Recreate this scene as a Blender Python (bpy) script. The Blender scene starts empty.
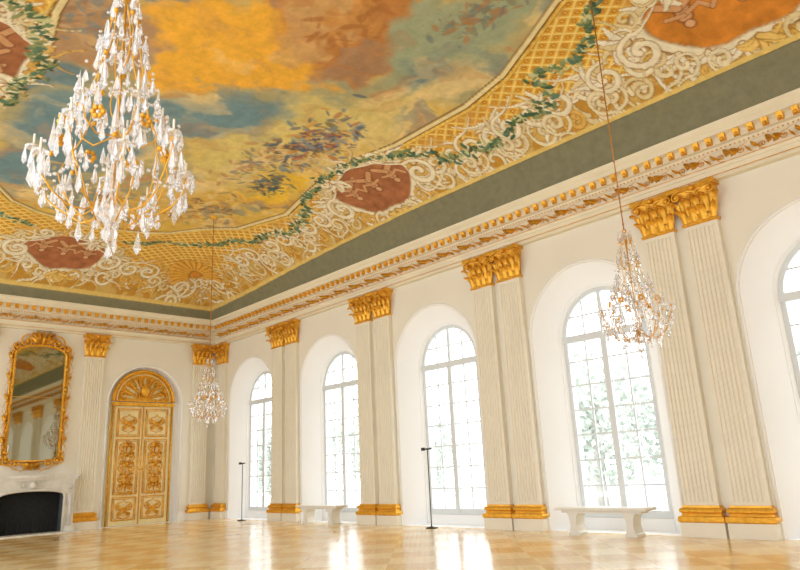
import bpy, math, random
import numpy as np
random.seed(7); rng=np.random.RandomState(5)
sc=bpy.context.scene
sc.view_settings.view_transform='Standard'
sc.view_settings.look='None'
sc.view_settings.exposure=0.0
# ------------------------------------------------ materials
def lin(c):
    c=np.array(c,float)/255.; return np.where(c<=.04045,c/12.92,((c+.055)/1.055)**2.4)
def mat(name,rgb,rough=.6,metal=0.,var=.0,vscale=3.,bump=0.,bscale=20.,spec=.5):
    m=bpy.data.materials.new(name); m.use_nodes=True; nt=m.node_tree; N=nt.nodes; L=nt.links
    b=N['Principled BSDF']; c=lin(rgb); 
    b.inputs['Base Color'].default_value=(*c,1); b.inputs['Roughness'].default_value=rough; b.inputs['Metallic'].default_value=metal
    b.inputs['Specular IOR Level'].default_value=spec
    tc=N.new('ShaderNodeTexCoord')
    if var>0:
        n=N.new('ShaderNodeTexNoise'); n.inputs['Scale'].default_value=vscale; n.inputs['Detail'].default_value=5
        L.new(tc.outputs['Object'],n.inputs['Vector'])
        r=N.new('ShaderNodeValToRGB'); r.color_ramp.elements[0].position=.3; r.color_ramp.elements[1].position=.7
        r.color_ramp.elements[0].color=(*(c*(1-var)),1); r.color_ramp.elements[1].color=(*np.clip(c*(1+var*.6),0,1),1)
        L.new(n.outputs['Fac'],r.inputs['Fac']); L.new(r.outputs['Color'],b.inputs['Base Color'])
    if bump>0:
        n2=N.new('ShaderNodeTexNoise'); n2.inputs['Scale'].default_value=bscale; n2.inputs['Detail'].default_value=4
        L.new(tc.outputs['Object'],n2.inputs['Vector'])
        bp=N.new('ShaderNodeBump'); bp.inputs['Strength'].default_value=bump; bp.inputs['Distance'].default_value=.03
        L.new(n2.outputs['Fac'],bp.inputs['Height']); L.new(bp.outputs['Normal'],b.inputs['Normal'])
    return m
M_wall=mat('wall_plaster',(239,235,220),.75,var=.03,vscale=.6)
M_reveal=mat('reveal_plaster',(250,252,252),.7,var=.02,vscale=.8)
M_pil=mat('pilaster_stucco',(238,232,213),.5,var=.04,vscale=1.5)
M_gold=mat('gilding',(238,178,60),.33,metal=.6,var=.22,vscale=9,bump=.35,bscale=28)
M_corn=mat('cornice_stucco',(238,230,204),.6,var=.05,vscale=1.2)
M_white=mat('white_paint',(246,245,240),.45,var=.02)
M_frame=mat('window_frame_paint',(222,229,232),.5)
M_marble=mat('white_marble',(226,223,212),.35,var=.12,vscale=4)
M_soot=mat('sooty_brick',(34,36,36),.9,var=.4,vscale=12)
M_steel=mat('black_metal',(40,38,36),.45)
M_door=mat('door_paint',(240,220,160),.45,var=.1,vscale=6)
M_cord=mat('gilt_chain',(190,130,60),.4,metal=.6)
M_ground=mat('pale_gravel',(235,235,230),.9,var=.05,vscale=.5)
M_leaf=mat('pale_foliage',(206,214,206),.9,var=.18,vscale=1.6)
M_bark=mat('pale_bark',(200,198,192),.9,var=.1)
M_candle=mat('candle_wax',(250,240,215),.5)
M_mirror=mat('mirror_glass',(172,170,150),.03,metal=1.0)
def crystal():
    m=bpy.data.materials.new('crystal'); m.use_nodes=True; nt=m.node_tree; N=nt.nodes; L=nt.links; N.clear()
    g=N.new('ShaderNodeBsdfGlass'); g.inputs['IOR'].default_value=1.42; g.inputs['Roughness'].default_value=.0; g.inputs['Color'].default_value=(1,1,1,1)
    d=N.new('ShaderNodeBsdfGlossy'); d.inputs['Roughness'].default_value=.06; d.inputs['Color'].default_value=(1,1,1,1)
    t=N.new('ShaderNodeBsdfTransparent'); t.inputs['Color'].default_value=(.95,.97,1,1)
    e=N.new('ShaderNodeBsdfTranslucent'); e.inputs['Color'].default_value=(.96,.98,1,1)
    a=N.new('ShaderNodeMixShader'); a.inputs[0].default_value=.28; L.new(g.outputs[0],a.inputs[1]); L.new(d.outputs[0],a.inputs[2])
    b=N.new('ShaderNodeMixShader'); b.inputs[0].default_value=.22; L.new(a.outputs[0],b.inputs[1]); L.new(t.outputs[0],b.inputs[2])
    c=N.new('ShaderNodeMixShader'); c.inputs[0].default_value=.1; L.new(b.outputs[0],c.inputs[1]); L.new(e.outputs[0],c.inputs[2])
    o=N.new('ShaderNodeOutputMaterial'); L.new(c.outputs[0],o.inputs[0]); return m
M_cry=crystal()
def parquet():
    m=bpy.data.materials.new('parquet'); m.use_nodes=True; nt=m.node_tree; N=nt.nodes; L=nt.links
    b=N['Principled BSDF']; tc=N.new('ShaderNodeTexCoord')
    mp=N.new('ShaderNodeMapping'); mp.inputs['Rotation'].default_value=(0,0,math.radians(45)); L.new(tc.outputs['Object'],mp.inputs['Vector'])
    ch=N.new('ShaderNodeTexChecker'); ch.inputs['Scale'].default_value=1.25; ch.inputs['Color1'].default_value=(*lin((246,220,162)),1); ch.inputs['Color2'].default_value=(*lin((228,188,116)),1)
    L.new(mp.outputs['Vector'],ch.inputs['Vector'])
    br=N.new('ShaderNodeTexBrick'); br.inputs['Scale'].default_value=2.5; br.inputs['Mortar Size'].default_value=.006
    br.inputs['Color1'].default_value=(1,1,1,1); br.inputs['Color2'].default_value=(.86,.84,.8,1); br.inputs['Mortar'].default_value=(.55,.45,.35,1)
    br.inputs['Brick Width'].default_value=1.0; br.inputs['Row Height'].default_value=.25
    L.new(mp.outputs['Vector'],br.inputs['Vector'])
    mx=N.new('ShaderNodeMixRGB'); mx.blend_type='MULTIPLY'; mx.inputs[0].default_value=.8; L.new(ch.outputs['Color'],mx.inputs[1]); L.new(br.outputs['Color'],mx.inputs[2])
    nz=N.new('ShaderNodeTexNoise'); nz.inputs['Scale'].default_value=.7; nz.inputs['Detail'].default_value=4; L.new(tc.outputs['Object'],nz.inputs['Vector'])
    mr=N.new('ShaderNodeMapRange'); mr.inputs['To Min'].default_value=.1; mr.inputs['To Max'].default_value=.26; L.new(nz.outputs['Fac'],mr.inputs['Value'])
    L.new(mr.outputs['Result'],b.inputs['Roughness']); L.new(mx.outputs['Color'],b.inputs['Base Color'])
    b.inputs['Specular IOR Level'].default_value=.8
    return m
M_floor=parquet()
# ------------------------------------------------ mesh builder
class MB:
    def __init__(s): s.v=[];s.f=[];s.m=[];s.s=[]
    def add(s,vs,fs,mi=0,smooth=False):
        o=len(s.v); s.v+= [tuple(map(float,v)) for v in vs]
        s.f+=[tuple(i+o for i in f) for f in fs]; s.m+=[mi]*len(fs); s.s+=[smooth]*len(fs)
    def box(s,a,b,mi=0):
        x0,y0,z0=a;x1,y1,z1=b
        s.add([(x0,y0,z0),(x1,y0,z0),(x1,y1,z0),(x0,y1,z0),(x0,y0,z1),(x1,y0,z1),(x1,y1,z1),(x0,y1,z1)],
              [(0,3,2,1),(4,5,6,7),(0,1,5,4),(1,2,6,5),(2,3,7,6),(3,0,4,7)],mi)
    def tube(s,P,R,n=6,mi=0,flat=None):
        P=np.array(P,float); k=len(P); R=np.broadcast_to(np.array(R,float),(k,))
        T=np.gradient(P,axis=0); T/=np.linalg.norm(T,axis=1)[:,None]+1e-9
        up=np.array([0,0,1.]); 
        if abs(T[0]@up)>.9: up=np.array([1.,0,0])
        vs=[]; A=None
        for i in range(k):
            if A is None: A=np.cross(T[i],up)
            A=A-T[i]*(A@T[i]); A/=np.linalg.norm(A)+1e-9; B=np.cross(T[i],A)
            for j in range(n):
                a=2*math.pi*j/n; vs.append(P[i]+R[i]*(math.cos(a)*A+math.sin(a)*B))
        fs=[(i*n+j,i*n+(j+1)%n,(i+1)*n+(j+1)%n,(i+1)*n+j) for i in range(k-1) for j in range(n)]
        fs+=[tuple(range(n-1,-1,-1)),tuple((k-1)*n+j for j in range(n))]
        s.add(vs,fs,mi,True)
    def lathe(s,c,prof,n=16,mi=0,smooth=True):
        vs=[];k=len(prof)
        for r,z in prof:
            for j in range(n):
                a=2*math.pi*j/n; vs.append((c[0]+r*math.cos(a),c[1]+r*math.sin(a),c[2]+z))
        fs=[(i*n+j,i*n+(j+1)%n,(i+1)*n+(j+1)%n,(i+1)*n+j) for i in range(k-1) for j in range(n)]
        s.add(vs,fs,mi,smooth)
    def prism(s,poly,f,h0,h1,mi=0):
        n=len(poly); vs=[f(a,b,h0) for a,b in poly]+[f(a,b,h1) for a,b in poly]
        fs=[(i,(i+1)%n,n+(i+1)%n,n+i) for i in range(n)]+[tuple(range(n-1,-1,-1)),tuple(range(n,2*n))]
        s.add(vs,fs,mi)
    def ball(s,c,r,mi=0,n=8,sz=1.):
        s.lathe(c,[(max(1e-3,r*math.sin(math.pi*i/6)),-r*sz*math.cos(math.pi*i/6)) for i in range(7)],n,mi)
    def mesh(s,name,mats,normals=True,sxy=1.):
        me=bpy.data.meshes.new(name); me.from_pydata([(x*sxy,y*sxy,z) for x,y,z in s.v] if sxy!=1 else s.v,[],s.f)
        for m in mats: me.materials.append(m)
        me.polygons.foreach_set('material_index',s.m); me.polygons.foreach_set('use_smooth',s.s)
        me.update()
        if normals:
            import bmesh
            bm=bmesh.new(); bm.from_mesh(me); bmesh.ops.recalc_face_normals(bm,faces=bm.faces); bm.to_mesh(me); bm.free()
        return me
def obj(name,me,loc=(0,0,0),rz=0,parent=None):
    o=bpy.data.objects.new(name,me); bpy.context.collection.objects.link(o); o.location=loc; o.rotation_euler=(0,0,rz)
    if parent: o.parent=parent
    return o
P=5.0; E=.357; W=13.8; XE=36.; ZC=7.96
WX=[E+P*(k+.5) for k in range(7)]
# ------------------------------------------------ scroll generator (2D)
def scroll(cx,cy,size,ang,hand=1,turns=1.35,tail=1.2,n=26):
    pts=[];ws=[]
    for i in range(n):
        t=i/(n-1)
        th=ang+hand*turns*2*math.pi*t
        r=size*(.12+.88*(1-t)**.85)
        pts.append((cx+r*math.cos(th),cy+r*math.sin(th)))
    x0,y0=pts[0]; tx,ty=-(hand)*(-math.sin(ang)),-(hand)*math.cos(ang)
    tl=[]
    m=8
    for i in range(m,0,-1):
        u=i/m*tail*size
        bend=.45*u*u/(size*tail)
        tl.append((x0+tx*u+math.cos(ang)*bend*1.2,y0+ty*u+math.sin(ang)*bend*1.2))
    pts=tl+pts; k=len(pts)
    ws=[math.sin(math.pi*min(1,(i+2)/k*1.02)*.5+0)*(1-.45*i/k) for i in range(k)]
    return pts,ws
def gold_scroll(mb,f,cx,cy,size,ang,hand=1,r=.02,h=.02,mi=1,turns=1.2,tail=1.2,n=5):
    p,w=scroll(cx,cy,size,ang,hand,turns,tail,18)
    mb.tube([f(a,b,h) for a,b in p],[max(.25,x)*r for x in w],n,mi)
    e=p[-1]; mb.ball(f(e[0],e[1],h),r*1.3,mi,6)
def leaf(mb,f,x,y,L,ang,wd,mi=1,h=.02,curl=.0):
    k=6; vs=[];
    for i in range(k):
        t=i/(k-1); w=wd*math.sin(math.pi*(.12+.86*t))*(1+.25*(-1)**i)
        a=ang+curl*t; px=x+L*t*math.cos(ang+curl*t*.5); py=y+L*t*math.sin(ang+curl*t*.5); nx,ny=-math.sin(a),math.cos(a)
        hh=h*(1+1.6*math.sin(math.pi*t))
        vs+=[f(px+nx*w,py+ny*w,h*.2),f(px,py,hh+.012),f(px-nx*w,py-ny*w,h*.2)]
    fs=[]
    for i in range(k-1): fs+=[(3*i,3*i+1,3*i+4,3*i+3),(3*i+1,3*i+2,3*i+5,3*i+4)]
    mb.add(vs,fs,mi,True)
# ------------------------------------------------ floor, ground
mb=MB(); mb.box((-.0,-15.5,-.2),(XE,.0,0)); obj('floor',mb.mesh('floor',[M_floor]))
mb=MB(); mb.box((-60,.95,-1.3),(100,120,-1.2)); obj('garden_ground',mb.mesh('garden_ground',[M_ground]))
# ------------------------------------------------ window wall
R0,R1,ZS,TD,TH=1.58,1.1,4.45,.6,.95
def cell(mb,cx,x0,x1,y,R,z1,mi,base=0.,Zs=ZS,ax='x',flip=False):
    n=24; A=[];B=[]
    for i in range(n+1):
        a=math.pi*(1-i/n); A.append((cx+R*math.cos(a),Zs+R*math.sin(a)))
        dx,dz=math.cos(a),math.sin(a)
        t=1e9
        if dx<-1e-6: t=min(t,(x0-cx)/dx)
        if dx>1e-6: t=min(t,(x1-cx)/dx)
        if dz>1e-6: t=min(t,(z1-Zs)/dz)
        B.append((cx+t*dx,Zs+t*dz))
    F=(lambda a,z:(a,y,z)) if ax=='x' else (lambda a,z:(y,a,z))
    vs=[F(*p) for p in A]+[F(*p) for p in B]; k=n+1
    fs=[(i,i+1,k+i+1,k+i) for i in range(n)]
    mb.add(vs,fs,mi)
    for i in range(n):
        b0,b1=B[i],B[i+1]
        if abs(b0[0]-b1[0])>1e-6 and abs(b0[1]-b1[1])>1e-6:
            c=(x0,z1) if b0[0]<cx else (x1,z1); mb.add([F(*b0),F(*b1),F(*c)],[(0,1,2)],mi)
    mb.add([F(x0,base),F(cx-R,base),F(cx-R,Zs),F(x0,Zs)],[(0,1,2,3)],mi)
    mb.add([F(cx+R,base),F(x1,base),F(x1,Zs),F(cx+R,Zs)],[(0,1,2,3)],mi)
def archpts(cx,R,Zs=ZS,n=32,base=0.):
    return [(cx-R,base)]+[(cx+R*math.cos(math.pi*(1-i/n)),Zs+R*math.sin(math.pi*(1-i/n))) for i in range(n+1)]+[(cx+R,base)]
mb=MB()
for i,cx in enumerate(WX):
    x0=cx-P/2 if i else 0.; x1=cx+P/2 if i<6 else XE
    cell(mb,cx,x0,x1,0.,R0,8.2,0); cell(mb,cx,x0,x1,TH,R1,8.2,0,-1.2)
    a=archpts(cx,R0);b=archpts(cx,R1);n=len(a)
    for (p,yp,q,yq) in ((a,0.,b,TD),(b,TD,b,TH)):
        mb.add([(x,yp,z) for x,z in p]+[(x,yq,z) for x,z in q],[(j,j+1,n+j+1,n+j) for j in range(n-1)],1,True)
    mb.add([(cx-R0,0,0.001),(cx+R0,0,0.001),(cx+R1,TD,0.001),(cx-R1,TD,0.001)],[(0,1,2,3)],1)
    mb.box((cx-R1-.02,TD,-.1),(cx+R1+.02,TH+.05,.26),1)
obj('wall_window_side',mb.mesh('wall_window_side',[M_wall,M_reveal],normals=False))
mb=MB()
for cx in WX:
    for R,r in ((R0+.045,.028),(R1+.06,.02)):
        yy=-.0 if R>1.4 else TD-.06
        mb.tube([(x,yy,z) for x,z in archpts(cx,R,n=40)],r,6,0)
obj('trim_arches',mb.mesh('trim_arches',[M_reveal]))
def window_mesh():
    mb=MB(); y0,y1=TD+.02,TD+.1
    def bar(x0,z0,x1,z1,w,d0=y0,d1=y1):
        if x0==x1: mb.box((x0-w/2,d0,z0),(x0+w/2,d1,z1))
        else: mb.box((x0,d0,z0-w/2),(x1,d1,z0+w/2))
    def ring(ro,ri,d0,d1,Zs=ZS):
        n=32
        vs=[];
        for i in range(n+1):
            a=math.pi*i/n
            for r in (ri,ro):
                for d in (d0,d1): vs.append((r*math.cos(a),d,Zs+r*math.sin(a)))
        fs=[]
        for i in range(n):
            o=4*i; fs+=[(o,o+2,o+6,o+4),(o+1,o+5,o+7,o+3),(o,o+4,o+5,o+1),(o+2,o+3,o+7,o+6)]
        mb.add(vs,fs)
    ring(R1+.01,R1-.1,y0,y1+.02)
    for s in (-1,1): bar(s*(R1-.045),.42,s*(R1-.045),ZS-.02,.11)
    bar(-R1+.005,.34,R1-.005,.34,.15,y0-.01,y1+.01); bar(-R1,ZS-.05,R1,ZS-.05,.17,y0-.04,y1+.03)
    bar(0,.30,0,ZS-.1,.15,y0-.03,y1-.01); bar(0,ZS,0,ZS+R1-.05,.09,y0+.005,y1-.005)
    for s in (-1,1): bar(s*.52,.4,s*.52,ZS,.04,y0+.02,y1-.02); bar(s*.5,ZS,s*.5,ZS+math.sqrt(1-.25)*.98,.04,y0+.02,y1-.02)
    z=.95
    while z<4.2: bar(-R1+.03,z,R1-.03,z,.04,y0+.025,y1-.025); z+=.58
    bar(-.93,ZS+.5,.93,ZS+.5,.04,y0+.025,y1-.025)
    return mb.mesh('window_frame',[M_frame])
wm=window_mesh()
for i,cx in enumerate(WX): obj('window_%d'%(i+1),wm,(cx,0,0))
# ------------------------------------------------ back wall with door niche
DC,DR,DZS=-2.93,1.43,4.45
mb=MB()
cell(mb,DC,-5.2,0.,0.,DR,8.2,0,Zs=DZS,ax='y')
DC2=-W-DC
cell(mb,DC2,-W-1.7,-W+5.2,0.,DR,8.2,0,Zs=DZS,ax='y')
mb.add([(0,-5.2,0),(0,-W+5.2,0),(0,-W+5.2,8.2),(0,-5.2,8.2)],[(0,1,2,3)],0)
for c in (DC,DC2):
    a=archpts(c,DR,DZS);n=len(a)
    mb.add([(0,x,z) for x,z in a]+[(-.35,x,z) for x,z in a],[(j,j+1,n+j+1,n+j) for j in range(n-1)],1,True)
    mb.add([(-.35,c-1.5,0),(-.35,c+1.5,0),(-.35,c+1.5,6.1),(-.35,c-1.5,6.1)],[(0,1,2,3)],1)
    mb.add([(0,c-DR,.001),(0,c+DR,.001),(-.35,c+DR,.001),(-.35,c-DR,.001)],[(0,1,2,3)],1)
obj('wall_fireplace_side',mb.mesh('wall_fireplace_side',[M_wall,M_reveal],normals=False))
mb=MB(); mb.box((XE,-W-1.7,0),(XE+.3,1,8.2)); obj('wall_far_end',mb.mesh('wall_far_end',[M_wall]))
mb=MB()
for c in (DC,DC2): mb.tube([(0.,x,z) for x,z in archpts(c,DR+.04,DZS,40)],.03,6,0)
obj('trim_door_arches',mb.mesh('trim_door_arches',[M_reveal]))
mb=MB()
edges=[0.]+sum([[c-R0,c+R0] for c in WX],[])+[XE]
for i in range(0,len(edges),2): mb.box((edges[i],-.05,0),(edges[i+1],0,.26)); mb.box((edges[i],-.07,.26),(edges[i+1],0,.3))
obj('baseboard_window_side',mb.mesh('b',[M_white]))
mb=MB()
for a,b in ((DC+DR,0),(-5.3,DC-DR),(-W+5.3-3.1,-8.4)):
    if b>a: mb.box((0,a,0),(.05,b,.26)); mb.box((0,a,.26),(.07,b,.3))
obj('baseboard_fireplace_side',mb.mesh('b',[M_white]))
# ------------------------------------------------ door
def door_mesh():
    mb=MB(); f=lambda a,b,h:(-.3+h,a,b)
    hw=1.08; zt=4.35
    mb.box((-.345,-hw-.16,0),(-.27,hw+.16,zt+.12),0)
    for s in (-1,1): 
        mb.tube([f(s*(hw+.09),0,.05),f(s*(hw+.09),zt+.1,.05)],.035,6,1)
    mb.tube([f(0,.02,.09),f(0,zt,.09)],.022,6,1)
    for s in (-1,1):
        lo,hi=(0.012,hw) if s>0 else (-hw,-.012)
        mb.box((-.27,lo,.02),(-.22,hi,zt),0)
        for (z0,z1) in ((.2,1.0),(1.12,3.1),(3.22,4.25)):
            c0,c1=lo+.1,hi-.1
            for k in range(2):
                o=k*.06
                q=[(c0+o,z0+o),(c1-o,z0+o),(c1-o,z1-o),(c0+o,z1-o),(c0+o,z0+o)]
                for u in range(4): mb.tube([f(q[u][0],q[u][1],.085),f(q[u+1][0],q[u+1][1],.085)],.024 if k==0 else .012,5,1)
            cy=(c0+c1)/2; cz=(z0+z1)/2; hh=(z1-z0)
            if hh>1.5:
                for t in (-1,1):
                    for dz,sz,an in ((-.78,.15,-1),(-.45,.16,1),(-.05,.18,1),(.35,.16,-1),(.7,.16,1)):
                        gold_scroll(mb,f,cy+t*.17,cz+dz,sz*.9,an*math.pi/2,-t*an,.04,.09,1,1.1,1.8)
                        leaf(mb,f,cy+t*.02,cz+dz,.28,math.pi/2+t*.7,.075,1,.09)
                        leaf(mb,f,cy+t*.1,cz+dz-.1,.24,-math.pi/2+t*.9,.06,1,.09)
                    leaf(mb,f,cy,cz-.7,.34,math.pi/2+t*.5,.08,1,.09)
                    leaf(mb,f,cy,cz+.9,.3,-math.pi/2+t*.6,.075,1,.09)
                mb.tube([f(cy,cz-.9,.09),f(cy+.05,cz-.4,.09),f(cy-.05,cz+.2,.09),f(cy,cz+.85,.09)],.025,5,1)
                mb.ball(f(cy,cz+.1,.09),.1,1)
            else:
                for t in (-1,1):
                    gold_scroll(mb,f,cy+t*.18,cz+.06,.15,math.pi/2,-t,.042,.09,1,1.1,1.5)
                    gold_scroll(mb,f,cy+t*.15,cz-.2,.11,-math.pi/2,t,.038,.09,1,1.1,1.5)
                    leaf(mb,f,cy,cz-.1,.34,math.pi/2+t*.7,.08,1,.09); leaf(mb,f,cy,cz-.05,.28,-math.pi/2+t*.9,.07,1,.09)
                mb.ball(f(cy,cz-.05,.09),.09,1)
    mb.box((-.3,-hw-.14,zt+.02),(-.16,hw+.14,zt+.16),1)
    c=zt+.2; R=hw+.12
    n=24
    poly=[(R*math.cos(math.pi*i/n),c+R*math.sin(math.pi*i/n)) for i in range(n+1)]
    mb.prism(poly,f,-.04,.04,1)
    mb.tube([f(a,b,.08) for a,b in poly],.06,6,1)
    mb.tube([f(a*.88,c+(b-c)*.88,.06) for a,b in poly],.025,5,0)
    for i in range(13):
        a=math.pi*(i+.5)/13
        leaf(mb,f,.3*math.cos(a),c+.1+.25*math.sin(a),.62,a,.075,i%2,.08)
        mb.ball(f(.93*math.cos(a)*R*.86,c+.93*math.sin(a)*R*.84,.07),.055,1,6)
    for t in (-1,1):
        gold_scroll(mb,f,t*.72,c+.22,.2,math.pi/2,-t,.055,.1); gold_scroll(mb,f,t*.45,c+.66,.18,math.pi/2,t,.05,.1)
        gold_scroll(mb,f,t*.3,c+.2,.16,0 if t>0 else math.pi,t,.045,.1)
    mb.lathe((-.2,0,c+.4),[(.01,-.25),(.16,-.15),(.2,.05),(.12,.25),(.01,.3)],10,1)
    for t in (-1,1): mb.ball(f(t*.05,2.0,.12),.03,1)
    return mb.mesh('door',[M_door,M_gold])
dm=door_mesh()
obj('door_1',dm,(0,DC,0)); obj('door_2',dm,(0,DC2,0))
# ------------------------------------------------ pilaster (origin on wall plane, projecting to -y)
def pil_mesh():
    mb=MB()
    def loft(secs,mi):
        vs=[];k=len(secs)
        for z,w,d in secs: vs+=[(-w,0,z),(-w,-d,z),(w,-d,z),(w,0,z)]
        fs=[]
        for i in range(k-1):
            for j in range(3): fs.append((4*i+j,4*i+j+1,4*i+j+5,4*i+j+4))
        fs+=[(0,1,2,3),(4*k-1,4*k-2,4*k-3,4*k-4)]
        mb.add(vs,fs,mi)
    loft([(0,.43,.23),(.27,.43,.23)],0)
    loft([(.27,.43,.24),(.29,.445,.255),(.34,.45,.26),(.38,.435,.245),(.39,.39,.2),(.43,.375,.185),(.45,.385,.2),(.46,.41,.22),(.5,.415,.225),(.53,.4,.21),(.54,.365,.17),(.58,.36,.165)],1)
    hw,d=.34,.13; nf=7; r=.03; poly=[(-hw,0),(-hw,-d)]
    for i in range(nf):
        c=-hw+.05+(2*hw-.1)*(i+.5)/nf
        for j in range(7):
            a=math.pi*j/6; poly.append((c-r*math.cos(a),-d+r*math.sin(a)))
    poly+=[(hw,-d),(hw,0)]
    z0,z1=.64,6.02; n=len(poly)
    mb.add([(x,y,z0) for x,y in poly]+[(x,y,z1) for x,y in poly],[(i,i+1,n+i+1,n+i) for i in range(n-1)],0)
    mb.box((-hw,-d,.58),(hw,0,z0),0); mb.box((-hw,-d,z1),(hw,0,6.12),0)
    loft([(6.10,.35,.15),(6.12,.37,.17),(6.15,.37,.17),(6.17,.34,.14)],1)
    zb=6.16
    loft([(zb,.32,.14),(zb+.3,.33,.15),(zb+.55,.37,.19),(zb+.68,.41,.24)],1)
    def bleaf(cx,z,h,w,out,ang=0.):
        path=[(.0,0),(.02,.35),(.05,.65),(.1,.88),(.17,1.),(.22,.96),(.235,.84)]
        vs=[];k=len(path)
        ca,sa=math.cos(ang),math.sin(ang)
        for i,(o,t) in enumerate(path):
            ww=w*[.75,.95,.9,1.0,.8,.6,.3][i]
            for j,q in enumerate((-1,-.5,0,.5,1)):
                x=q*ww; y=-(out+o*.9+[-.02,.012,.03,.012,-.02][j]); zz=z+t*h-(.03 if j in(0,4) else 0)
                vs.append((cx+x*ca+(o*.9*sa),y*(ca*.5+.5) ,zz))
        fs=[(5*i+j,5*i+j+1,5*i+j+6,5*i+j+5) for i in range(k-1) for j in range(4)]
        mb.add(vs,fs,1,True)
    for cx,a in ((-.3,-.6),(-.1,0),(.1,0),(.3,.6)): bleaf(cx*.95,zb+.0,.3,.085,.15,a)
    for cx,a in ((-.36,-.8),(-.2,0),(0,0),(.2,0),(.36,.8)): bleaf(cx*.95,zb+.14,.38,.08,.16,a)
    f=lambda a,b,h:(a,-h,b)
    for t in (-1,1):
        gold_scroll(mb,f,t*.345,zb+.58,.1,math.pi/2,-t,.034,.3,1,1.4,1.6,6)
        mb.ball((t*.345,-.3,zb+.58),.045,1)
        gold_scroll(mb,f,t*.1,zb+.56,.075,math.pi/2,t,.022,.25,1,1.2,1.6,5)
        gold_scroll(mb,lambda a,b,h:(t*(.36),-a,b),.22,zb+.58,.08,math.pi/2,-1,.025,0,1,1.2,1,5)
    mb.ball((0,-.3,zb+.7),.07,1)
    n=12; fr=[( -.46+.92*i/n, -(.33-.07*math.sin(math.pi*i/n))) for i in range(n+1)]
    poly=[(-.46,0)]+fr+[(.46,0)]
    mb.prism(poly,lambda a,b,h:(a,b,h),zb+.68,zb+.78,1)
    return mb.mesh('pilaster',[M_pil,M_gold])
pm=pil_mesh()
for k in range(0,8):
    for s in (-.455,.455):
        x=E+P*k+s
        if k==0:
            if s<0: continue
            x=.68
        if x>XE-.4: continue
        obj('pilaster',pm,(x,-.002,0))
for y in (-.72,-5.0,-W+5.0): obj('pilaster',pm,(.002,y,0),math.pi/2)
# ------------------------------------------------ entablature
prof=[(0,6.92),(.16,6.92),(.16,7.0),(.19,7.01),(.19,7.1),(.22,7.11),(.24,7.16),(.24,7.19),(.15,7.2),(.15,7.46),(.19,7.49),(.21,7.53),(.21,7.56),(.3,7.58),(.3,7.70),(.33,7.72),(.42,7.74),(.42,7.84),(.45,7.86),(.49,7.91),(.5,7.95),(.5,7.98),(0,7.98)]
mb=MB(); k=len(prof)
vs=[(d,-W-1.7,z) for d,z in prof]+[(d,-d,z) for d,z in prof]+[(XE,-d,z) for d,z in prof]
mb.add(vs,[(r*k+i,r*k+(i+1),(r+1)*k+i+1,(r+1)*k+i) for r in (0,1) for i in range(k-1)],0)
f1=lambda a,b,h:(a,-h,b); f2=lambda a,b,h:(h,-a,b)
for f,S0,S1 in ((f1,.35,XE-.2),(f2,.35,W)):
    s=S0+.2
    while s<S1:
        mb.add([f(s-.06,7.585,.29),f(s+.06,7.585,.29),f(s+.06,7.72,.29),f(s-.06,7.72,.29),f(s-.05,7.60,.37),f(s+.05,7.60,.37),f(s+.06,7.73,.41),f(s-.06,7.73,.41)],
               [(0,1,5,4),(1,2,6,5),(2,3,7,6),(3,0,4,7),(4,5,6,7)],1)
        c=f(s,7.62,.385); mb.ball(c,.04,1,6)
        s+=.27
    s=S0; 
    while s<S1:
        c=f(s,7.51,.2); mb.ball(c,.02,1,5); s+=.09
    s=S0+.3; i=0
    while s<S1-.3:
        hd=1 if i%2 else -1
        gold_scroll(mb,f,s,7.33+.015*hd,.085,math.pi/2*hd,hd,.016,.165,1,1.3,2.4,4)
        leaf(mb,f,s-.2,7.33-.05*hd,.2,hd*.5,.035,1,.165)
        leaf(mb,f,s+.1,7.33+.03*hd,.15,-hd*.9,.03,1,.165)
        s+=.4; i+=1
    for z,d in ((7.0,.19),(7.18,.245)): mb.tube([f(S0,z,d),f(S1,z,d)],.008,4,1)
obj('trim_entablature',mb.mesh('trim_entablature',[M_corn,M_gold]))
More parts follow.
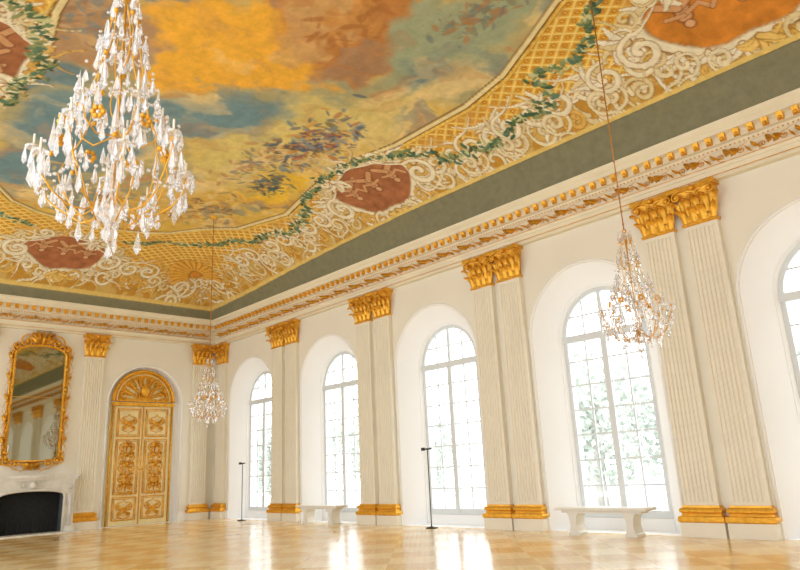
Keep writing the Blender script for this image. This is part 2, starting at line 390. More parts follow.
# ------------------------------------------------ mirror & fireplace
MC=-6.82
def mirror_mesh():
    mb=MB(); f=lambda a,b,h:(h,a,b)
    hw,z0,z1=.84,2.38,6.05
    n=14; top=[(hw*math.cos(math.pi*i/n),z1+.34*math.sin(math.pi*i/n)) for i in range(n+1)]
    gl=[(-hw,z0),(hw,z0)]+top
    mb.prism(gl,f,.02,.04,0)
    mb.tube([f(a,b,.07) for a,b in gl+[gl[0]]],.05,6,1); 
    mb.tube([f(a*1.11,(b-4.25)*1.05+4.25,.07) for a,b in gl+[gl[0]]],.03,6,1)
    mb.tube([f(-hw,4.55,.05),f(hw,4.55,.05)],.012,4,1)
    for s in (-1,1):
        for i,z in enumerate(np.arange(2.5,6.2,.36)):
            gold_scroll(mb,f,s*(hw+.07),z,.11,0 if s>0 else math.pi,s*(1 if i%2 else -1),.028,.1)
            leaf(mb,f,s*(hw+.08),z+.1,.26,math.pi/2-s*.5*(1 if i%2 else -1),.045,1,.09)
        gold_scroll(mb,f,s*.5,6.5,.24,math.pi/2,-s,.05,.12); gold_scroll(mb,f,s*.8,6.25,.18,math.pi/2,-s,.045,.12)
        gold_scroll(mb,f,s*.22,6.62,.14,math.pi/2,s,.04,.14)
        gold_scroll(mb,f,s*.5,2.3,.18,-math.pi/2,s,.045,.12); gold_scroll(mb,f,s*.78,2.4,.15,-math.pi/2,s,.045,.12)
        gold_scroll(mb,f,s*.2,2.22,.11,-math.pi/2,-s,.04,.12)
        for j in range(3): leaf(mb,f,s*.1,6.45,.46,math.pi/2-s*(.25+.4*j),.08,1,.12); leaf(mb,f,s*.08,2.32,.24,-math.pi/2+s*(.2+.45*j),.07,1,.12)
        pts=[(0.1,s*.85,2.5),(.3,s*.95,2.35),(.42,s*.9,2.45),(.45,s*.85,2.62)]
        mb.tube(pts,.02,5,1); mb.lathe((.45,s*.85,2.62),[(.02,0),(.08,.03),(.07,.05),(.02,.05)],8,1); mb.tube([(.45,s*.85,2.67),(.45,s*.85,2.9)],.016,6,2)
    leaf(mb,f,0,6.4,.5,math.pi/2,.12,1,.14); leaf(mb,f,0,2.35,.28,-math.pi/2,.1,1,.12)
    return mb.mesh('gilded_mirror',[M_mirror,M_gold,M_candle])
obj('gilded_mirror',mirror_mesh(),(0,MC,0))
def fire_mesh():
    mb=MB(); f=lambda a,b,h:(h,a,b)
    ow=1.02; oz=1.42; n=12; HT=1.74
    op=[(-ow,0)]+[(-ow,oz-.25)]+[(-ow*math.cos(math.pi*i/n*1.0),oz-.25+.25*math.sin(math.pi*i/n)**.6) for i in range(1,n)]+[(ow,oz-.25),(ow,0)]
    out=[(-1.35,0),(-1.35,HT)]+[(-1.35+2.7*i/(n),HT) for i in range(1,n)]+[(1.35,HT),(1.35,0)]
    m=len(op)
    mb.add([f(a,b,.5) for a,b in op]+[f(a,b,.5) for a,b in out],[(i,i+1,m+i+1,m+i) for i in range(m-1)],0)
    mb.add([f(a,b,.5) for a,b in op]+[f(a,b,.0) for a,b in op],[(i,i+1,m+i+1,m+i) for i in range(m-1)],3)
    for s in (-1.35,1.35): mb.add([f(s,0,0),f(s,0,.5),f(s,HT,.5),f(s,HT,0)],[(0,1,2,3)],0)
    mb.add([f(-1.1,0,.01),f(1.1,0,.01),f(1.1,1.5,.01),f(-1.1,1.5,.01)],[(0,1,2,3)],1)
    mb.tube([f(a,b,.52) for a,b in op],.045,6,0)
    sh=[(-1.45,0)]+[(-1.45+2.9*i/20,.6+.06*math.cos(2*math.pi*(i/20-.5)*1.5)) for i in range(21)]+[(1.45,0)]
    mb.prism(sh,lambda a,b,h:(b,a,h),HT+.07,HT+.17,0)
    sh2=[(a*.96,b*.93) for a,b in sh]; mb.prism(sh2,lambda a,b,h:(b,a,h),HT-.01,HT+.08,0)
    for s in (-1,1):
        gold_scroll(mb,f,s*1.18,1.45,.12,math.pi/2,-s,.035,.53,0); gold_scroll(mb,f,s*.3,1.58,.1,math.pi/2,-s,.03,.53,0)
        mb.box((.42,s*1.22-.16,0),(.56,s*1.22+.16,.22),0)
        mb.tube([f(s*1.2,.2,.52),f(s*1.22,.7,.53),f(s*1.17,1.25,.55)],[.06,.05,.07],6,0)
    mb.ball((.54,0,1.58),.12,0)
    mb.box((0,-1.5,0),(.95,1.5,.04),2)
    for y in np.arange(-.9,.91,.15): mb.tube([(.3,y,.05),(.3,y,.45)],.015,5,1)
    return mb.mesh('marble_fireplace',[M_marble,M_soot,M_marble,mat('firebrick',(96,98,94),.9,var=.35,vscale=9)])
obj('marble_fireplace',fire_mesh(),(.002,MC,0))
# ------------------------------------------------ benches and stands
def bench_mesh():
    mb=MB(); L=1.06
    poly=[(-L,0),(-L-.02,.03),(-L,.06),(L,.06),(L+.02,.03),(L,0)]
    mb.prism(poly,lambda a,b,h:(a,h,b+.5),-.22,.22,0)
    mb.box((-.93,-.16,.45),(.93,.16,.5),0)
    for s in (-1,1):
        c=s*.66
        pr=[(c-.14,0),(c-.14,.05),(c-.1,.08),(c-.07,.2),(c-.09,.36),(c-.14,.45),(c+.14,.45),(c+.09,.36),(c+.07,.2),(c+.1,.08),(c+.14,.05),(c+.14,0)]
        mb.prism(pr,lambda a,b,h:(a,h,b),-.16,.16,0)
    return mb.mesh('white_bench',[mat('bench_paint',(232,230,220),.5,var=.04)])
bm_=bench_mesh()
obj('white_bench',bm_,(17.98,-.5,0)); obj('white_bench',bm_,(8.05,-.5,0)); obj('white_bench',bm_,(27.9,-.5,0))
def stand_mesh():
    mb=MB()
    mb.lathe((0,0,0),[(.001,0),(.16,0),(.16,.02),(.03,.04),(.014,.08),(.014,1.98),(.02,2.0),(.001,2.01)],12,0)
    mb.box((-.19,-.012,2.0),(.16,.012,2.04),0); mb.box((-.19,-.05,1.98),(-.12,.03,2.06),0)
    return mb.mesh('black_metal_stand',[M_steel])
sm=stand_mesh(); obj('black_metal_stand',sm,(12.84,-.45,0)); obj('black_metal_stand',sm,(3.1,-.45,0))
# ------------------------------------------------ chandeliers
def drop(mb,x,y,z,L,w,mi=0,up=False):
    a=random.random()*3; n=5
    s=1 if up else -1
    vs=[(x,y,z)]
    for t,r in ((.3,.5),(.75,1.)) if not up else ((.2,1.),(.5,.6)):
        for j in range(n):
            th=a+2*math.pi*j/n; vs.append((x+w*r*math.cos(th),y+w*r*math.sin(th)*.7,z+s*L*t))
    vs.append((x,y,z+s*L))
    fs=[(0,1+j,1+(j+1)%n) for j in range(n)]+[(1+j,1+n+j,1+n+(j+1)%n,1+(j+1)%n) for j in range(n)]+[(1+n+j,1+2*n,1+n+(j+1)%n) for j in range(n)]
    mb.add(vs,fs,mi)
def chandelier_mesh(rod):
    random.seed(11)
    mb=MB()
    mb.tube([(0,0,.25),(0,0,2.0)],.011,6,1)
    prof_r=lambda z: float(np.interp(z,[0,.12,.3,.5,.75,1.0,1.25,1.5,1.75,1.95],[.02,.16,.38,.48,.42,.31,.22,.16,.12,.05]))
    for i in range(6):
        a=2*math.pi*i/6
        z=np.linspace(.12,1.9,24)
        mb.tube([(prof_r(q)*.8*math.cos(a+.3*math.sin(q*5)),prof_r(q)*.8*math.sin(a+.3*math.sin(q*5)),q) for q in z],.0055,5,1)
    for i in range(10):
        a=2*math.pi*i/10+.2; R=.51+.05*(i%2); zz=.5+.17*(i%2)
        pts=[(.05,.34),(.16,.2),(.3,.2),(.42,.28),(R,zz-.1),(R,zz)]
        pts=[(np.interp(t,range(6),[p[0] for p in pts]),np.interp(t,range(6),[p[1] for p in pts])) for t in np.linspace(0,5,14)]
        mb.tube([(r*math.cos(a),r*math.sin(a),z) for r,z in pts],.0065,5,1)
        c=(R*math.cos(a),R*math.sin(a),zz)
        mb.lathe(c,[(.01,0),(.05,.008),(.06,.022),(.015,.025)],8,0); mb.tube([(c[0],c[1],zz+.02),(c[0],c[1],zz+.12)],.008,6,2)
        mb.ball((c[0],c[1],zz-.03),.02,1,6)
        for j in range(6):
            b=2*math.pi*j/6; drop(mb,c[0]+.06*math.cos(b),c[1]+.06*math.sin(b),zz+.01,.12,.02)
        drop(mb,c[0],c[1],zz-.08,.19,.03)
        a2=a+.3; R2=.32; c2=(R2*math.cos(a2),R2*math.sin(a2),.98)
        if i%2==0:
            mb.tube([(.02*math.cos(a2),.02*math.sin(a2),.8),(.18*math.cos(a2),.18*math.sin(a2),.75),(.28*math.cos(a2),.28*math.sin(a2),.82),(c2[0],c2[1],.96)],.006,5,1)
            mb.lathe(c2,[(.01,0),(.05,.012),(.055,.03),(.02,.03)],8,0); mb.tube([(c2[0],c2[1],1.0),(c2[0],c2[1],1.1)],.008,6,2)
            for j in range(6):
                b=2*math.pi*j/6; drop(mb,c2[0]+.055*math.cos(b),c2[1]+.055*math.sin(b),.98,.12,.019)
    for z,n,L in ((.22,11,.15),(.36,14,.16),(.52,14,.16),(.68,13,.16),(.84,12,.15),(1.0,10,.15),(1.15,9,.14),(1.3,9,.14),(1.45,8,.13),(1.6,8,.13),(1.76,7,.12),(1.92,7,.12)):
        for j in range(n):
            a=2*math.pi*(j+random.random()*.5)/n; r=prof_r(z)*(.8+.35*random.random())+.02
            drop(mb,r*math.cos(a),r*math.sin(a),z+random.uniform(-.03,.03),L*random.uniform(.75,1.3),.026*random.uniform(.8,1.25))
            mb.ball((r*math.cos(a),r*math.sin(a),z+.035),.013,0,5)
    for z,n,r0 in ((.3,8,.2),(.62,7,.2),(.95,6,.12)):
        for j in range(n):
            a=2*math.pi*(j+random.random()*.5)/n; drop(mb,r0*math.cos(a),r0*math.sin(a),z,.15,.025)
    for z,n,r0 in ((.62,8,.42),(1.0,6,.28),(1.4,5,.17),(1.8,5,.1)):
        for j in range(n):
            a=2*math.pi*(j+.5)/n; drop(mb,r0*math.cos(a),r0*math.sin(a),z,.27 if z<1.5 else .17,.03,0,True)
            mb.ball((r0*math.cos(a),r0*math.sin(a),z-.01),.02,1,6)
    for j in range(8):
        a=2*math.pi*j/8+.1; r=.4
        for q in range(6):
            b=2*math.pi*q/6; mb.ball((r*math.cos(a)+.034*math.cos(b)*-math.sin(a),r*math.sin(a)+.034*math.cos(b)*math.cos(a),.78+.034*math.sin(b)),.021,1,5)
    mb.lathe((0,0,0),[(.001,-.02),(.05,.03),(.06,.07),(.03,.12),(.07,.17),(.12,.22),(.05,.28),(.02,.34),(.05,.4),(.03,.5),(.02,.62),(.06,.7),(.03,.78),(.015,.95)],10,0)
    drop(mb,0,0,0,.12,.03)
    mb.ball((0,0,1.15),.05,0);mb.ball((0,0,1.45),.045,0);mb.ball((0,0,1.97),.04,1)
    for i in range(8):
        a0=2*math.pi*i/8; a1=a0+2*math.pi/8
        for t in np.linspace(0,1,9):
            a=a0+(a1-a0)*t; z=1.08-.1*math.sin(math.pi*t); r=.3; mb.ball((r*math.cos(a),r*math.sin(a),z),.013,0,5)
            z=.42-.1*math.sin(math.pi*t); r=.49; mb.ball((r*math.cos(a),r*math.sin(a),z),.014,0,5)
            z=1.55-.07*math.sin(math.pi*t); r=.18; mb.ball((r*math.cos(a),r*math.sin(a),z),.011,0,5)
    mb.tube([(0,0,2.0),(0,0,rod)],.011,6,3)
    z=2.1
    while z<rod-.1: mb.ball((0,0,z),.02,3,5); z+=.22
    mb.lathe((0,0,rod-.1),[(.02,0),(.1,.04),(.13,.1)],12,1)
    return mb.mesh('crystal_chandelier',[M_cry,M_gold,M_candle,M_cord],sxy=.95)
zb=3.08; cm=chandelier_mesh(9.70-zb)
for x,y in ((21.05,-3.9),(7.2,-4.0),(21.5,-12.07)): obj('crystal_chandelier',cm,(x,y,zb),random.random())
# ------------------------------------------------ frescoed ceiling
def vn(x,y,seed):
    r=np.random.RandomState(seed).rand(256,256); xi=np.floor(x).astype(int); yi=np.floor(y).astype(int); fx=x-xi; fy=y-yi
    fx=fx*fx*(3-2*fx); fy=fy*fy*(3-2*fy); g=lambda a,b:r[a&255,b&255]
    return (g(xi,yi)*(1-fx)+g(xi+1,yi)*fx)*(1-fy)+(g(xi,yi+1)*(1-fx)+g(xi+1,yi+1)*fx)*fy
def fbm(x,y,seed,o=4):
    s=0;a=.5
    for i in range(o): s=s+a*vn(x*2**i+17.3*i,y*2**i+9.1*i,seed+i); a*=.5
    return s/(1-.5**o)
xs=np.concatenate([np.arange(.46,25.2,.022),np.arange(25.25,XE-.4,.08)]); ys=np.concatenate([np.arange(-W+.46,-10.,.03),np.arange(-10.,-.455,.022)])
X,Y=np.meshgrid(xs,ys,indexing='ij')
I=np.minimum(np.minimum(-Y,X),np.minimum(Y+W,XE-X)); isend=(X<=np.minimum(-Y,Y+W))
Yi=np.minimum(-Y,Y+W)
Z=np.where(I<4.48,ZC+1.75*np.sqrt(np.clip(1-((4.48-I)/4)**2,0,1)),9.71)
Hh=np.zeros_like(X)
def sstep(a,b,x): t=np.clip((x-a)/(b-a),0,1); return t*t*(3-2*t)
def mixc(C,col,m): m=m[...,None]; return C*(1-m)+np.array(lin(col))*m
Xw=X+1.0*(fbm(X*.55,Y*.55,3)-.5)*2; Yw=Y+.9*(fbm(X*.6+40,Y*.6,9)-.5)*2
Xw=Xw+.3*(fbm(X*2.5,Y*2.5,21)-.5)*2; Yw=Yw+.3*(fbm(X*2.5,Y*2.5+9,25)-.5)*2
def polysoft(pts,soft):
    n=len(pts); d=np.full(X.shape,1e9); ins=np.zeros(X.shape,bool)
    for i in range(n):
        ax,ay=pts[i]; bx,by=pts[(i+1)%n]; ex,ey=bx-ax,by-ay
        t=np.clip(((Xw-ax)*ex+(Yw-ay)*ey)/(ex*ex+ey*ey),0,1); d=np.minimum(d,np.hypot(Xw-ax-t*ex,Yw-ay-t*ey))
        c=((ay>Yw)!=(by>Yw))&(Xw<ex*(Yw-ay)/(ey if abs(ey)>1e-9 else 1e-9)+ax); ins^=c
    sd=np.where(ins,d,-d); return sstep(-soft,soft,sd)
C=np.zeros(X.shape+(3,))+np.array(lin((206,186,122)))
n1=fbm(X*.45,Y*.45,31)
C=mixc(C,(226,190,92),sstep(.45,.62,n1)); C=mixc(C,(168,164,126),sstep(.5,.36,n1)*.8)
n2=fbm(Xw*.9,Yw*.9,131); n3=fbm(Xw*1.7,Yw*1.7,141); n4=fbm(Xw*1.2+7,Yw*1.2,151)
C=mixc(C,(236,212,150),sstep(.54,.66,n2)*.6); C=mixc(C,(204,146,90),sstep(.56,.68,n3)*.45); C=mixc(C,(130,148,142),sstep(.57,.7,n4)*.5)
C=mixc(C,(182,132,76),sstep(18.5,21,X)*sstep(-4.5,-6,Y)*.8)
for pts,col,so in (
 ([(9.5,-10.8),(11.5,-10.2),(12.9,-8.6),(13.9,-7.2),(14.6,-5.5),(12.3,-5.6),(11.3,-6.5),(9.6,-7.7),(5.9,-9.3),(6.5,-10.6)],(112,146,154),.35),
 ([(14.9,-5.9),(16.1,-3.6),(14,-3.0),(11.8,-3.9),(9.4,-4.4),(10,-6.3),(12.,-5.9)],(220,202,124),.4),
 ([(9.6,-3.0),(12.2,-3.1),(11.8,-4.4),(9.6,-4.6)],(242,202,66),.25),
 ([(6.3,-5.0),(8.6,-3.4),(8.9,-5.2),(7.4,-7.2),(5.6,-6.6)],(220,182,86),.3),
 ([(5.,-6.5),(7.4,-7.2),(6.5,-8.6),(5,-8.4)],(130,152,146),.3),
 ([(12.5,-11.6),(14.2,-8.9),(16.0,-9.4),(15.6,-10.9),(14.5,-12)],(184,148,110),.35),
 ([(10.6,-11.4),(12.4,-9.7),(13.3,-9.9),(13,-11.6)],(108,138,146),.3),
 ([(17.3,-6.1),(19.1,-6.0),(20.4,-4.4),(18.3,-3.5),(16.2,-3.9)],(158,170,140),.4),
 ([(16.4,-4.4),(17.6,-5.0),(18.0,-4.2),(16.9,-3.7)],(112,136,138),.3),
 ([(13.5,-8.6),(15.7,-9.7),(17.0,-8.8),(17.6,-7.6),(16.6,-6.3),(15.2,-5.8),(14.8,-6.7)],(243,182,60),.2),
 ([(17.6,-7.8),(19.4,-6.6),(19.0,-5.7),(17.6,-5.5),(15.9,-5.6),(16.3,-6.7)],(190,128,66),.22)):
    C=mixc(C,col,polysoft(pts,so)*.95)
C=mixc(C,(238,212,148),sstep(.58,.72,n2)*.35); C=mixc(C,(196,140,90),sstep(.6,.72,n3)*.25); C=mixc(C,(128,144,138),sstep(.6,.74,n4)*.3)
def dabs(cx,cy,rx,ry,n,cols,sz=.16):
    global C
    for _ in range(n):
        a=rng.randn()*rx*.5+cx; b=rng.randn()*ry*.5+cy; th=rng.rand()*3.14; L=sz*(.5+rng.rand()*1.5); w=L*(.2+.3*rng.rand())
        i0,i1=np.searchsorted(xs,[a-L,a+L]); j0,j1=np.searchsorted(ys,[b-L,b+L])
        if i1<=i0 or j1<=j0: continue
        dx=X[i0:i1,j0:j1]-a; dy=Y[i0:i1,j0:j1]-b; u=(dx*math.cos(th)+dy*math.sin(th))/L; v=(-dx*math.sin(th)+dy*math.cos(th))/w
        m=sstep(1.2,.4,u*u+v*v)*.7; C[i0:i1,j0:j1]=mixc(C[i0:i1,j0:j1],cols[rng.randint(len(cols))],m)
BLU=[(70,94,118),(104,132,146),(176,104,74),(228,198,130),(100,90,80),(150,162,158),(206,156,76)]
dabs(13.0,-4.4,1.7,.8,360,BLU,.12); dabs(14.0,-4.0,.8,.45,90,BLU,.1); dabs(10.3,-3.9,.7,.4,130,[(64,104,106),(90,122,112),(206,160,90),(70,82,90)],.1)
dabs(11.2,-5.0,1.3,.6,130,[(196,146,100),(228,206,152),(134,132,120)],.12)
dabs(19.3,-4.9,.9,.5,100,[(136,136,108),(180,130,84),(116,132,128)],.1); dabs(7.5,-4.4,1.3,.9,160,[(204,152,84),(230,204,136),(150,146,118),(140,108,76)],.13)
dabs(15.4,-10.6,1.2,.9,120,[(160,126,96),(196,170,132),(134,142,138)],.15); dabs(6.8,-8.,1.1,1.2,130,[(156,148,120),(220,194,124),(124,140,136)],.14)
dabs(17.6,-6.6,1.1,.8,50,[(176,116,60),(208,150,80)],.2)
br=fbm(X*3+.8*Y,Y*5,51,3); C=C*(1+.22*(br-.5))[...,None]
# --- border field
Lf=np.interp(X,[0,4.5,5.9,7,9.2,11,12.86,14.7,17.1,18.4,19.5,20.5,22.86,25.2,27.3,30,33,36],[5.2,4.8,3.9,3.0,2.55,2.9,3.15,2.85,2.85,3.1,3.6,4.1,4.5,4.1,3.1,2.8,3.2,3.2])
Le=np.interp(np.abs(Y+W/2),[0,1.6,2.9,4,7],[4.1,4.5,5.3,6.2,7.5])
D=np.minimum(Yi-Lf,X-Le); bord=D<0
S=np.where(isend,-Y,X)
B=np.zeros_like(C)+np.array(lin((224,172,62)))
for q in (1,-1):
    u=(S+q*I*1.15)/.34; fr=np.abs(u-np.round(u)); B=mixc(B,(246,220,132),sstep(.13,.07,fr)); Hh+=np.where(bord&(I>1.5),.012*sstep(.13,.07,fr),0)
u=(S+I*1.15)/.34-.5; v=(S-I*1.15)/.34-.5; rr=np.hypot(u-np.round(u),v-np.round(v)); B=mixc(B,(198,128,38),sstep(.27,.2,rr)); B=mixc(B,(246,204,100),sstep(.12,.07,rr))
nb=fbm(X*1.3,Y*1.3,77); B=mixc(B,(216,164,80),sstep(.52,.66,nb)*.6)
lowm=sstep(1.75,1.45,I+.25*(fbm(S*1.5,I*0,90)-.5)); B=mixc(B,(200,150,62),lowm); B=mixc(B,(214,180,104),lowm*sstep(.45,.6,fbm(X*4,Y*4,93)))
C=np.where(bord[...,None],B,C)
for off,w,col in ((-.0,.075,(236,220,164)),(-.16,.035,(234,196,92)),(-.085,.03,(140,110,58)),(.075,.02,(150,118,66))):
    m=sstep(w,w*.6,np.abs(D-off)); C=mixc(C,col,m); 
    if col[0]>200: Hh=np.maximum(Hh,.05*m)
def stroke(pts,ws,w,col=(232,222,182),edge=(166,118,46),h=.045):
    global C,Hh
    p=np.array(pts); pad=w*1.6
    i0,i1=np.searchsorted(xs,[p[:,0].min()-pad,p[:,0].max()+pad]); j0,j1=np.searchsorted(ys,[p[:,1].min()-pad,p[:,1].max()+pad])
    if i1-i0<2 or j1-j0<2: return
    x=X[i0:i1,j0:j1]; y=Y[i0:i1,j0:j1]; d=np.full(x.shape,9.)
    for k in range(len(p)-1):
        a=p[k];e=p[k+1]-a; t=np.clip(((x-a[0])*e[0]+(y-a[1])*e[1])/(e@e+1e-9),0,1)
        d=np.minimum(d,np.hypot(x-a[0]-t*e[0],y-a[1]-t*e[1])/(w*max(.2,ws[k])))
    m=sstep(1.45,1.1,d); c=C[i0:i1,j0:j1]; c=mixc(c,edge,m*.65); m2=sstep(1.05,.8,d); c=mixc(c,col,m2); C[i0:i1,j0:j1]=c  # edge shadow painted into the colour as a darker outline round the stroke
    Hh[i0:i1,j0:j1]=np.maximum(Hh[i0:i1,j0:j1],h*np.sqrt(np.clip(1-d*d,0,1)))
def on(side):
    return {'N':lambda s,i:(s,-i),'S':lambda s,i:(s,-W+i),'E':lambda s,i:(i,-s)}[side]
CR=[(238,228,192),(228,212,162),(242,236,212),(226,184,96)]
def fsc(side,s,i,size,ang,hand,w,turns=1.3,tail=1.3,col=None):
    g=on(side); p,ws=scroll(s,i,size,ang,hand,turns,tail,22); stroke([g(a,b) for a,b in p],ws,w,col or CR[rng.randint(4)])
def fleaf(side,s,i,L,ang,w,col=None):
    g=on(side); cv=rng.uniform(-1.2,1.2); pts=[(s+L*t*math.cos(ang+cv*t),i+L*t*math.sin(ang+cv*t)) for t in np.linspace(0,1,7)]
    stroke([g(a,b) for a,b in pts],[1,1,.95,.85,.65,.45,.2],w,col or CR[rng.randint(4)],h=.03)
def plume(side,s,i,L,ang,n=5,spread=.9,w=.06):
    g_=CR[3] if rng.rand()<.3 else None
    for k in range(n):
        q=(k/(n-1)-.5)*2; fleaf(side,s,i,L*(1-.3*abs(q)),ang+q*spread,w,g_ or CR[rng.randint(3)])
CART=[('N',12.75,2.0,1.42,.86,(172,112,74)),('N',22.86,2.2,1.6,.9,(210,136,52)),('N',32.86,2.0,1.4,.86,(172,112,74)),
      ('S',12.75,2.0,1.42,.86,(172,112,74)),('S',22.86,2.2,1.6,.9,(210,136,52)),('E',6.9,2.15,1.25,.92,(174,112,74))]
for side,S0,S1 in (('N',1.3,27.),('S',6.,27.),('E',1.3,12.5)):
    s=S0
    while s<S1:
        for _ in range(2): fleaf(side,s+rng.uniform(-.2,.2),rng.uniform(.85,1.8),rng.uniform(.25,.5),rng.uniform(0,6.28),rng.uniform(.035,.06))
        s+=.27
    s=S0; k=0
    while s<S1:
        big=.3+.16*abs(math.sin(s*.63+.4)); hd=1 if k%2 else -1
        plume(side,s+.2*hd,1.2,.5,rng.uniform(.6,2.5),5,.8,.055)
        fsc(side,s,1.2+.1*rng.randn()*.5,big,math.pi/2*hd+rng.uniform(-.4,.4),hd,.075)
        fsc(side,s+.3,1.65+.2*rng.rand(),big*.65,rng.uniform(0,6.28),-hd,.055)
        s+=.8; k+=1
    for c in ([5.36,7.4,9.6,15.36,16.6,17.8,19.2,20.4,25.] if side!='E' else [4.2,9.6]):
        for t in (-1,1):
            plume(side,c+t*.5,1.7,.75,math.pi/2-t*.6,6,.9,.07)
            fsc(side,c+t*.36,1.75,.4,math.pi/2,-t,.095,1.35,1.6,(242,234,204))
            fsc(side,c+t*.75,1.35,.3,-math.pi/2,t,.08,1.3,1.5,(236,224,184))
for side,s,i,a,b,col in CART:
    g=on(side); cx,cy=g(s,i); ra,rb=(a,b) if side!='E' else (b,a)
    e=np.hypot((X-cx)/ra,(Y-cy)/rb)*(1-.05*np.cos(5*np.arctan2(Y-cy,X-cx)+1.3))
    m=sstep(1.22,1.16,e); C=mixc(C,(164,124,66),m); m=sstep(1.17,1.12,e)*sstep(.97,1.02,e); C=mixc(C,(240,232,202),m); Hh=np.maximum(Hh,.06*m)
    ins=sstep(1.0,.96,e); pic=np.zeros_like(C)+np.array(lin(col)); ff=fbm(X*5,Y*5,int(s*3)); pic=pic*(1+.7*(ff-.5))[...,None]
    Csave=C; C=pic
    # reclining painted figures: head, torso, limbs as brush strokes
    for fx_,dr in ((-.55,1),(.05,-1),(.6,1)):
        def q_(u,v): return g(s+a*(fx_+u*dr),i+b*v)
        for pts,w in (([(0,.0),(.02,.25)],.13),([(0,.25),(.25,.5)],.085),([(.25,.5),(.4,.62)],.06),([(-.02,.25),(-.2,.52)],.08),([(0,.02),(.2,.15),(.3,-.1)],.045),([(0,.02),(-.2,.1)],.045)):
            stroke([q_(u,v) for u,v in pts],[1]*len(pts),w,(214,164,116),(118,68,44),0)
        h_=q_(.0,-.22); stroke([h_,(h_[0]+.01,h_[1]+.01)],[1,1],.085,(222,176,130),(110,64,42),0)
    pic=C; C=Csave
    C=C*(1-ins[...,None])+pic*ins[...,None]; Hh=np.where(e<.97,0,Hh)
    for q in range(18):
        th=2*math.pi*q/18+.15; ct=(s+a*1.27*math.cos(th),i+b*1.3*math.sin(th)); hd=1 if q%2 else -1
        if ct[1]<.85: continue
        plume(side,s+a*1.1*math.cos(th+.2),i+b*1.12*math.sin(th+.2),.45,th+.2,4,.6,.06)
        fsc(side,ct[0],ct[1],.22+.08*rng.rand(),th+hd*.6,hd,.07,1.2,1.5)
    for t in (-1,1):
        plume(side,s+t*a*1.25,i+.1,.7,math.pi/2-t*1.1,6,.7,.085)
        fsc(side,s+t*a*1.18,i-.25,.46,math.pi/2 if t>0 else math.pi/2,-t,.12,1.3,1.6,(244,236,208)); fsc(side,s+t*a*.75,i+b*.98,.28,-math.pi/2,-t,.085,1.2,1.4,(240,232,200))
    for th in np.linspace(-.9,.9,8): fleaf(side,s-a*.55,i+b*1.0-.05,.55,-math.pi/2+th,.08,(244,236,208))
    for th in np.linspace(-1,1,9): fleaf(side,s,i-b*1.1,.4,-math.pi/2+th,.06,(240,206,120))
for (cx,cy,a0) in ((2.1,-2.1,-math.pi/4),(2.1,-W+2.1,math.pi/4)):
    for th in np.linspace(-1.9,1.9,17):
        a=a0+th; L=1.0-.25*abs(th)/1.9
        pts=[(cx+(.15+L*t)*math.cos(a),cy+(.15+L*t)*math.sin(a)) for t in np.linspace(0,1,6)]
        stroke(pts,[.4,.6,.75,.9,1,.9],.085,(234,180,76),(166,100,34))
    for t in (-1,1):
        for rr_,sz in ((.9,.4),(1.5,.3)):
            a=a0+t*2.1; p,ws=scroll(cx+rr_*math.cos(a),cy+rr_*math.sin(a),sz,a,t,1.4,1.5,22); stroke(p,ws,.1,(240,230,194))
    stroke([(cx-.05,cy),(cx+.05,cy)],[1,1],.2,(220,150,60),(140,80,40),.08)
def garland(pts,w=.13):
    global C,Hh
    p=np.array(pts); seg=np.hypot(*np.diff(p,axis=0).T); tot=seg.sum(); cum=np.concatenate([[0],np.cumsum(seg)])
    G=[(88,116,80),(120,142,98),(70,98,74),(150,158,106),(100,132,106),(204,204,152)]
    for t in np.arange(0,tot,.03):
        a=np.interp(t,cum,p[:,0])+rng.randn()*w*.6+.08*math.sin(t*5); b=np.interp(t,cum,p[:,1])+rng.randn()*w*.6+.08*math.cos(t*4)
        th=rng.rand()*3.14; L=.085*(.7+.8*rng.rand()); w2=L*.45
        i0,i1=np.searchsorted(xs,[a-L,a+L]); j0,j1=np.searchsorted(ys,[b-L,b+L])
        if i1<=i0 or j1<=j0: continue
        dx=X[i0:i1,j0:j1]-a; dy=Y[i0:i1,j0:j1]-b; u=(dx*math.cos(th)+dy*math.sin(th))/L; v=(-dx*math.sin(th)+dy*math.cos(th))/w2
        r2=u*u+v*v; m=sstep(1.1,.75,r2); C[i0:i1,j0:j1]=mixc(C[i0:i1,j0:j1],G[rng.randint(6)],m); Hh[i0:i1,j0:j1]=np.maximum(Hh[i0:i1,j0:j1],.04*np.clip(1-r2,0,1)+.02*(r2<1))
ga=[(20.6,-3.4),(20.3,-2.6),(19.0,-2.6),(18.7,-1.9),(17.1,-1.6),(16.4,-1.5),(15.3,-1.8),(14.5,-2.6),(12.8,-3.15),(11.0,-2.9),(8.8,-1.8),(6.6,-2.3),(4.6,-3.2),(3.3,-5.4)]
garland(ga); garland([(x,-W-y) for x,y in ga]); garland([(20.6,-3.4),(21.3,-3.9),(22.8,-3.7),(24,-3.9)])
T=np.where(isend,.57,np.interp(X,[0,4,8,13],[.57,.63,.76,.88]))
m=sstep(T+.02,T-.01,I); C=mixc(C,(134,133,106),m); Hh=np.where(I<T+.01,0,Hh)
m=sstep(.05,.035,np.abs(I-T-.05)); C=mixc(C,(232,204,120),m); Hh=np.where(m>0,np.maximum(Hh,.03*m),Hh)
C=np.clip(C,0.01,.95)
Zr=Z-Hh*.8
nx_,ny_=X.shape
co=np.stack([X,Y,Zr],-1).reshape(-1,3).astype(np.float32)
idx=np.arange(nx_*ny_).reshape(nx_,ny_)
quads=np.stack([idx[:-1,:-1],idx[:-1,1:],idx[1:,1:],idx[1:,:-1]],-1).reshape(-1,4)
me=bpy.data.meshes.new('ceiling'); me.vertices.add(len(co)); me.vertices.foreach_set('co',co.ravel())
me.loops.add(quads.size); me.loops.foreach_set('vertex_index',quads.ravel().astype(np.int32))
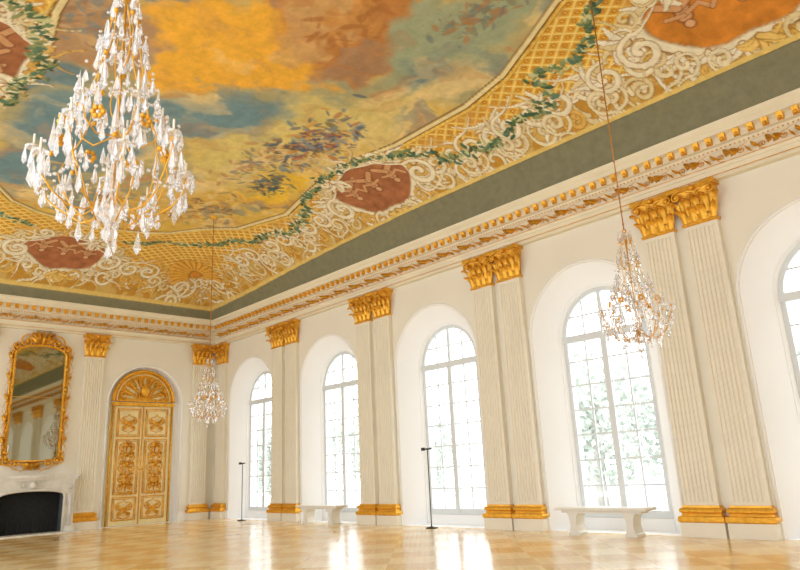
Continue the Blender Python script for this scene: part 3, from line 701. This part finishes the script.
me.polygons.add(len(quads)); me.polygons.foreach_set('loop_start',np.arange(0,quads.size,4,dtype=np.int32)); 
me.update(calc_edges=True)
me.polygons.foreach_set('use_smooth',np.ones(len(quads),bool))
ca=me.color_attributes.new('fresco','FLOAT_COLOR','POINT'); rgba=np.concatenate([C.reshape(-1,3),np.ones((len(co),1))],1).astype(np.float32); ca.data.foreach_set('color',rgba.ravel())
def fresco_mat():
    m=bpy.data.materials.new('fresco_paint'); m.use_nodes=True; nt=m.node_tree; N=nt.nodes; L=nt.links; b=N['Principled BSDF']
    a=N.new('ShaderNodeAttribute'); a.attribute_name='fresco'; tc=N.new('ShaderNodeTexCoord')
    n=N.new('ShaderNodeTexNoise'); n.inputs['Scale'].default_value=5; n.inputs['Detail'].default_value=8; n.inputs['Roughness'].default_value=.7; L.new(tc.outputs['Object'],n.inputs['Vector'])
    mr=N.new('ShaderNodeMapRange'); mr.inputs['From Min'].default_value=.3; mr.inputs['From Max'].default_value=.7; mr.inputs['To Min'].default_value=.84; mr.inputs['To Max'].default_value=1.1; L.new(n.outputs['Fac'],mr.inputs['Value'])
    mx=N.new('ShaderNodeVectorMath'); mx.operation='SCALE'; L.new(a.outputs['Color'],mx.inputs[0]); L.new(mr.outputs['Result'],mx.inputs['Scale'])
    L.new(mx.outputs['Vector'],b.inputs['Base Color']); b.inputs['Roughness'].default_value=.7; b.inputs['Specular IOR Level'].default_value=.2; return m
me.materials.append(fresco_mat()); me.update(); obj('ceiling',me)
mb=MB(); mb.box((-.5,-W-1.7,9.9),(XE+.3,1.2,10.1)); mb.box((-.5,.95,8.1),(XE+.3,1.2,9.9)); mb.box((-.5,-W-1.7,8.1),(-.36,1,9.9)); obj('roof',mb.mesh('roof',[M_wall]))
# ------------------------------------------------ exterior trees
def tree_mesh(seed):
    r=np.random.RandomState(seed); mb=MB()
    mb.tube([(0,0,0),(.1,0,2.5),(0,.1,5),(.1,0,7)],[.35,.28,.2,.1],8,1)
    for i in range(9):
        a=r.rand()*6.28; z=2.5+r.rand()*3.5; L=1.5+r.rand()*1.5
        mb.tube([(0,0,z),(L*.5*math.cos(a),L*.5*math.sin(a),z+.6),(L*math.cos(a),L*math.sin(a),z+1.5)],[.1,.07,.03],5,1)
    for i in range(1300):
        v=r.randn(3); v/=np.linalg.norm(v); rad=(r.rand()**.4); c=np.array([0,0,5.2])+v*rad*np.array([3.4,3.4,4.2]); s=.14+.2*r.rand()
        q=r.randn(3,3); u=q[0]/np.linalg.norm(q[0]); w=np.cross(u,q[1]); w/=np.linalg.norm(w)
        mb.add([c+u*s,c+w*s*.7,c-u*s,c-w*s*.7],[(0,1,2,3)],0)
    return mb.mesh('garden_tree',[M_leaf,M_bark],normals=False)
tms=[tree_mesh(1),tree_mesh(2)]
for i,x in enumerate(np.arange(-36,44,4.0)):
    o=obj('garden_tree',tms[i%2],(x+rng.uniform(-1,1),22+rng.uniform(-3,8),-1.2),rng.rand()*6); s=.75+.3*rng.rand(); o.scale=(s,s,s)
mb=MB()
for x in np.arange(-40,60,.5): mb.lathe((x,12,-1.2),[(.07,0),(.12,.35),(.06,.9),(.09,1.3)],6,0)
mb.box((-40,11.85,.1),(60,12.15,.25)); mb.box((-40,11.85,-1.2),(60,12.15,-1.1)); obj('terrace_balustrade',mb.mesh('terrace_balustrade',[M_white]))
# ------------------------------------------------ light: overcast sky, brighter on the garden side
w=bpy.data.worlds.new('World'); sc.world=w; w.use_nodes=True; nt=w.node_tree; bg=nt.nodes['Background']
bg.inputs['Color'].default_value=(.955,.975,1,1)
tc=nt.nodes.new('ShaderNodeTexCoord'); sx=nt.nodes.new('ShaderNodeSeparateXYZ'); nt.links.new(tc.outputs['Generated'],sx.inputs[0])
mr=nt.nodes.new('ShaderNodeMapRange'); mr.inputs['From Min'].default_value=-.3; mr.inputs['From Max'].default_value=.5; mr.inputs['To Min'].default_value=2.1; mr.inputs['To Max'].default_value=4.6
nt.links.new(sx.outputs['Y'],mr.inputs['Value']); nt.links.new(mr.outputs['Result'],bg.inputs['Strength'])
# ------------------------------------------------ camera
cp=np.array([25.9555,-13.5766,1.5]); yaw,pitch,roll,f=2.3841,.2705,-.0478,667.41
from mathutils import Matrix
fw=np.array([math.cos(pitch)*math.cos(yaw),math.cos(pitch)*math.sin(yaw),math.sin(pitch)]); r=np.array([math.sin(yaw),-math.cos(yaw),0.]); u=np.cross(r,fw)
r2=math.cos(roll)*r+math.sin(roll)*u; u2=-math.sin(roll)*r+math.cos(roll)*u
cam=bpy.data.cameras.new('camera'); co_=bpy.data.objects.new('camera',cam); bpy.context.collection.objects.link(co_)
m=Matrix(((r2[0],u2[0],-fw[0],cp[0]),(r2[1],u2[1],-fw[1],cp[1]),(r2[2],u2[2],-fw[2],cp[2]),(0,0,0,1))); co_.matrix_world=m
cam.sensor_width=36; cam.lens=f/800*36; cam.clip_start=.05; cam.clip_end=500
sc.camera=co_
